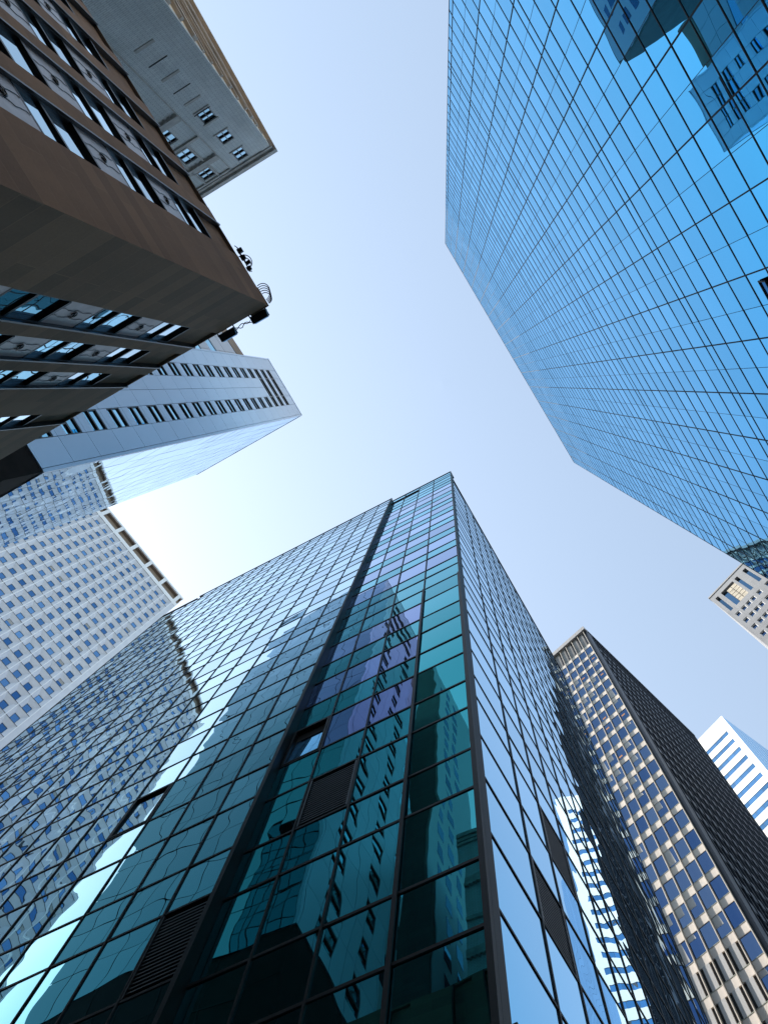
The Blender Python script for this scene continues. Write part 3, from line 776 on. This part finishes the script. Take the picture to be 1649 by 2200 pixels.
# top zone
def zone(z0, z1, ops):
    x = 0
    for a, b in ops: wall.box(fgx, x, a, -.5, 0, z0, z1); x = b
    wall.box(fgx, x, GW, -.5, 0, z0, z1)
zone(Z(140.1), Z(148.15), [(a, b) for a, b, c, d in slots])
wall.box(fgx, 0, GW, -.5, 0.0, Z(148.15), HGy); wall.box(fgx, 0, GW, -.5, 0, Z(138.1), Z(140.1))
for k, zt in enumerate(rows_y):
    if zt < 6: break
    zone(Z(zt-1.75), Z(zt), cols); nz = rows_y[k+1] if k+1 < len(rows_y) else 4
    wall.box(fgx, 0, GW, -.5, 0, Z(max(nz, 4)), Z(zt-1.75))
wall.box(fgx, 0, GW, -.5, 0, 0, Z(4))
wall.build('wall', 'grey_stone', Ty)
for i, (a, b, c, d) in enumerate(slots):
    m = MB()
    if i == 1:
        m.pane(fgx, a, a+.85, -.42, Z(140.1), Z(148.1)); m.box(fgx, a+.95, a+1.8, -.42, -.25, Z(140.1), Z(147.6), 1); m.box(fgx, a+1.9, b, -.42, -.25, Z(140.1), Z(147.6), 1)
        for k in range(5): m.box(fgx, a+.95, b, -.25, -.2, Z(140.6+1.4*k), Z(140.72+1.4*k), 1)
    else: m.pane(fgx, a, b, -.42, Z(140.1), Z(148.1))
    m.build('slot_window', ['slot_glass', 'lattice'], Ty)
wi = []
for zt in rows_y:
    if zt < 6: break
    for a, b in cols:
        m = MB(); m.pane(fgx, a, b, -.22, Z(zt-1.75), Z(zt), 0, tilt=.004)
        for p_, q_, c_, d_ in ((a, a+.07, zt-1.75, zt), (b-.07, b, zt-1.75, zt), (a+.07, b-.07, zt-.07, zt), (a+.07, b-.07, zt-1.75, zt-1.66), (a+.07, b-.07, zt-1.45, zt-1.38)):
            m.box(fgx, p_, q_, -.28, -.1, Z(c_), Z(d_), 1)
        wi.append(m)
many(wi, 'window', ['dark_window', 'frame_white'], Ty)
MB().box(fgx, -.05, GW+.05, -.6, .12, HGy, HGy+.5).build('coping', 'fascia', Ty)

# ================================================================ old brick tower, upper left
C1 = (-12.6, -17.0); t1a, t1b = Fr(C1, 240.4), Fr(C1, 150.5); H1 = Z(66)
T1 = root('brick_tower', (C1[0], C1[1], 0), 'old grey brick tower in the upper left with small sash windows and tan side coloured as sunlit', 'tower')
B1, A1 = 12.0, 30.0
body = MB(); body.prism([t1a.P(.3, -.3, 0)[:2], t1a.P(A1, -.3, 0)[:2], t1a.P(A1, -14, 0)[:2], t1b.P(B1, -.5, 0)[:2], t1b.P(.3, -.5, 0)[:2]], 0, H1-.3); body.build('core_wall', 'dark_gap', T1)
wins = [(1.59, 2.45, 53.25, 55.7), (1.59, 2.45, 57.8, 60.0), (1.61, 2.45, 62.0, 64.3), (4.3, 5.25, 57.0, 59.5), (4.3, 5.25, 61.95, 64.0), (6.4, 7.3, 57.0, 59.5), (6.4, 7.3, 61.95, 64.0), (4.3, 5.25, 52.6, 55.2), (6.4, 7.3, 52.6, 55.2)]
wall = MB()
ss = sorted({0, B1} | {w[0] for w in wins} | {w[1] for w in wins}); zz_ = sorted({0, 66} | {w[2] for w in wins} | {w[3] for w in wins})
for j in range(len(zz_)-1):
    run = None
    for i in range(len(ss)-1):
        sc_, zc = (ss[i]+ss[i+1])/2, (zz_[j]+zz_[j+1])/2
        hole = any(a < sc_ < b and c < zc < d for a, b, c, d in wins)
        if not hole:
            if run is None: run = ss[i]
        elif run is not None: wall.box(t1b, run, ss[i], -.5, 0, Z(zz_[j]), Z(zz_[j+1])); run = None
    if run is not None: wall.box(t1b, run, B1, -.5, 0, Z(zz_[j]) if j else 0, Z(zz_[j+1]))
wall.build('brick_wall', 'brick_grey', T1)
for a, b, c, d in wins:
    m = MB(); t = .06
    for p_, q_, u_, v_ in ((a, a+t, c, d), (b-t, b, c, d), (a+t, b-t, c, c+t), (a+t, b-t, d-.14, d)): m.box(t1b, p_, q_, -.36, -.04, Z(u_), Z(v_))
    m.box(t1b, a+t, b-t, -.34, -.03, Z((c+d)/2-.06), Z((c+d)/2+.06)); m.box(t1b, (a+b)/2-.02, (a+b)/2+.02, -.33, -.05, Z(c+t), Z((c+d)/2-.06)); m.box(t1b, (a+b)/2-.02, (a+b)/2+.02, -.33, -.05, Z((c+d)/2+.06), Z(d-.14))
    wn_ = m.build('window', 'sash', T1)
    MB().pane(t1b, a+t, b-t, -.11, Z(c+t), Z((c+d)/2-.06)).build('pane', 'window_glass', wn_)
    MB().pane(t1b, a+t, b-t, -.11, Z((c+d)/2+.06), Z(d-.14)).build('pane', 'window_glass', wn_)
    MB().box(t1b, a-.12, b+.12, -.1, .06, Z(c-.18), Z(c-.003)).build('sill', 'stone_trim', wn_)
tm = MB()
tm.box(t1b, .003, .66, -.4, .05, 0, Z(64.9)); tm.build('corner_strip', 'brick_grey', T1)
tm = MB()
for z, h, o in ((51.75, .9, .16), (56.1, .35, .12), (60.35, .35, .2), (60.75, .8, .10), (64.35, .3, .12)):
    tm.box(t1b, 3.3, B1, -.1, o, Z(z), Z(z+h))
for k in range(26): tm.box(t1b, 3.35+.33*k, 3.5+.33*k, .0, .24, Z(51.55), Z(51.72))
for k in range(26): tm.box(t1b, 3.35+.33*k, 3.5+.33*k, .0, .24, Z(60.2), Z(60.34))
tm.box(t1b, 3.22, 3.3, -.1, .05, 0, Z(64.6))
for s in (4.2, 6.3): tm.box(t1b, s-.06, s+.06, -.1, .1, Z(56.5), Z(64.3)); tm.box(t1b, s+1.1, s+1.22, -.1, .1, Z(56.5), Z(64.3))
tm.build('moulding', 'stone_trim', T1)
br = MB(); q0 = [t1b.P(3.0, .22, Z(62.0)), t1b.P(3.3, .22, Z(60.7)), t1b.P(3.3, .0, Z(60.7)), t1b.P(3.0, .0, Z(62.0))]
co = MB(); co.box(t1b, -.1, B1, -.4, .12, Z(64.9), Z(65.4)); co.box(t1b, -.28, B1, -.4, .30, Z(65.4), Z(66.1)); co.build('cornice', 'stone_trim', T1)
for k in range(7):
    MB().box(t1b, 1.5, 2.6, -.05, .02 if k % 2 else .035, Z(43.4+2.02*k)-(.05 if k % 2 else .14), Z(43.4+2.02*k)+(.05 if k % 2 else .14)).build('string_course', 'dark_gap' if k % 2 else 'stone_trim', T1)
ta = MB(); ta.box(t1a, .002, A1, -.3, 0, 0, H1); ta.build('street_wall', 'tan_stone_lit', T1)
rs = random.Random(5)
bays = MB(); bd = MB()
z = 20.0
while z < 64:
    h = rs.uniform(.25, .6); bays.box(t1a, .3, A1, -.05, rs.uniform(.08, .22), Z(z), Z(z+h)); z += rs.uniform(1.6, 2.4)
bays.build('string_course', 'tan_pale', T1)
x = 1.2
while x < A1-2:
    for k in range(12):
        m = MB(); m.box(t1a, x, x+1.1, -.2, .01, Z(18+3.9*k), Z(20.1+3.9*k)); m.build('street_window', 'tan_dark', T1)
    x += 2.6
MB().box(t1a, 0, A1, -.4, .28, Z(65.3), H1+.1).build('street_cornice', 'tan_pale', T1)
MB().box(t1a, .6, 3.2, -1.5, .12, H1+.1, H1+2.0).build('roof_turret', 'tan_stone_lit', T1)
print('objects', len(bpy.data.objects))
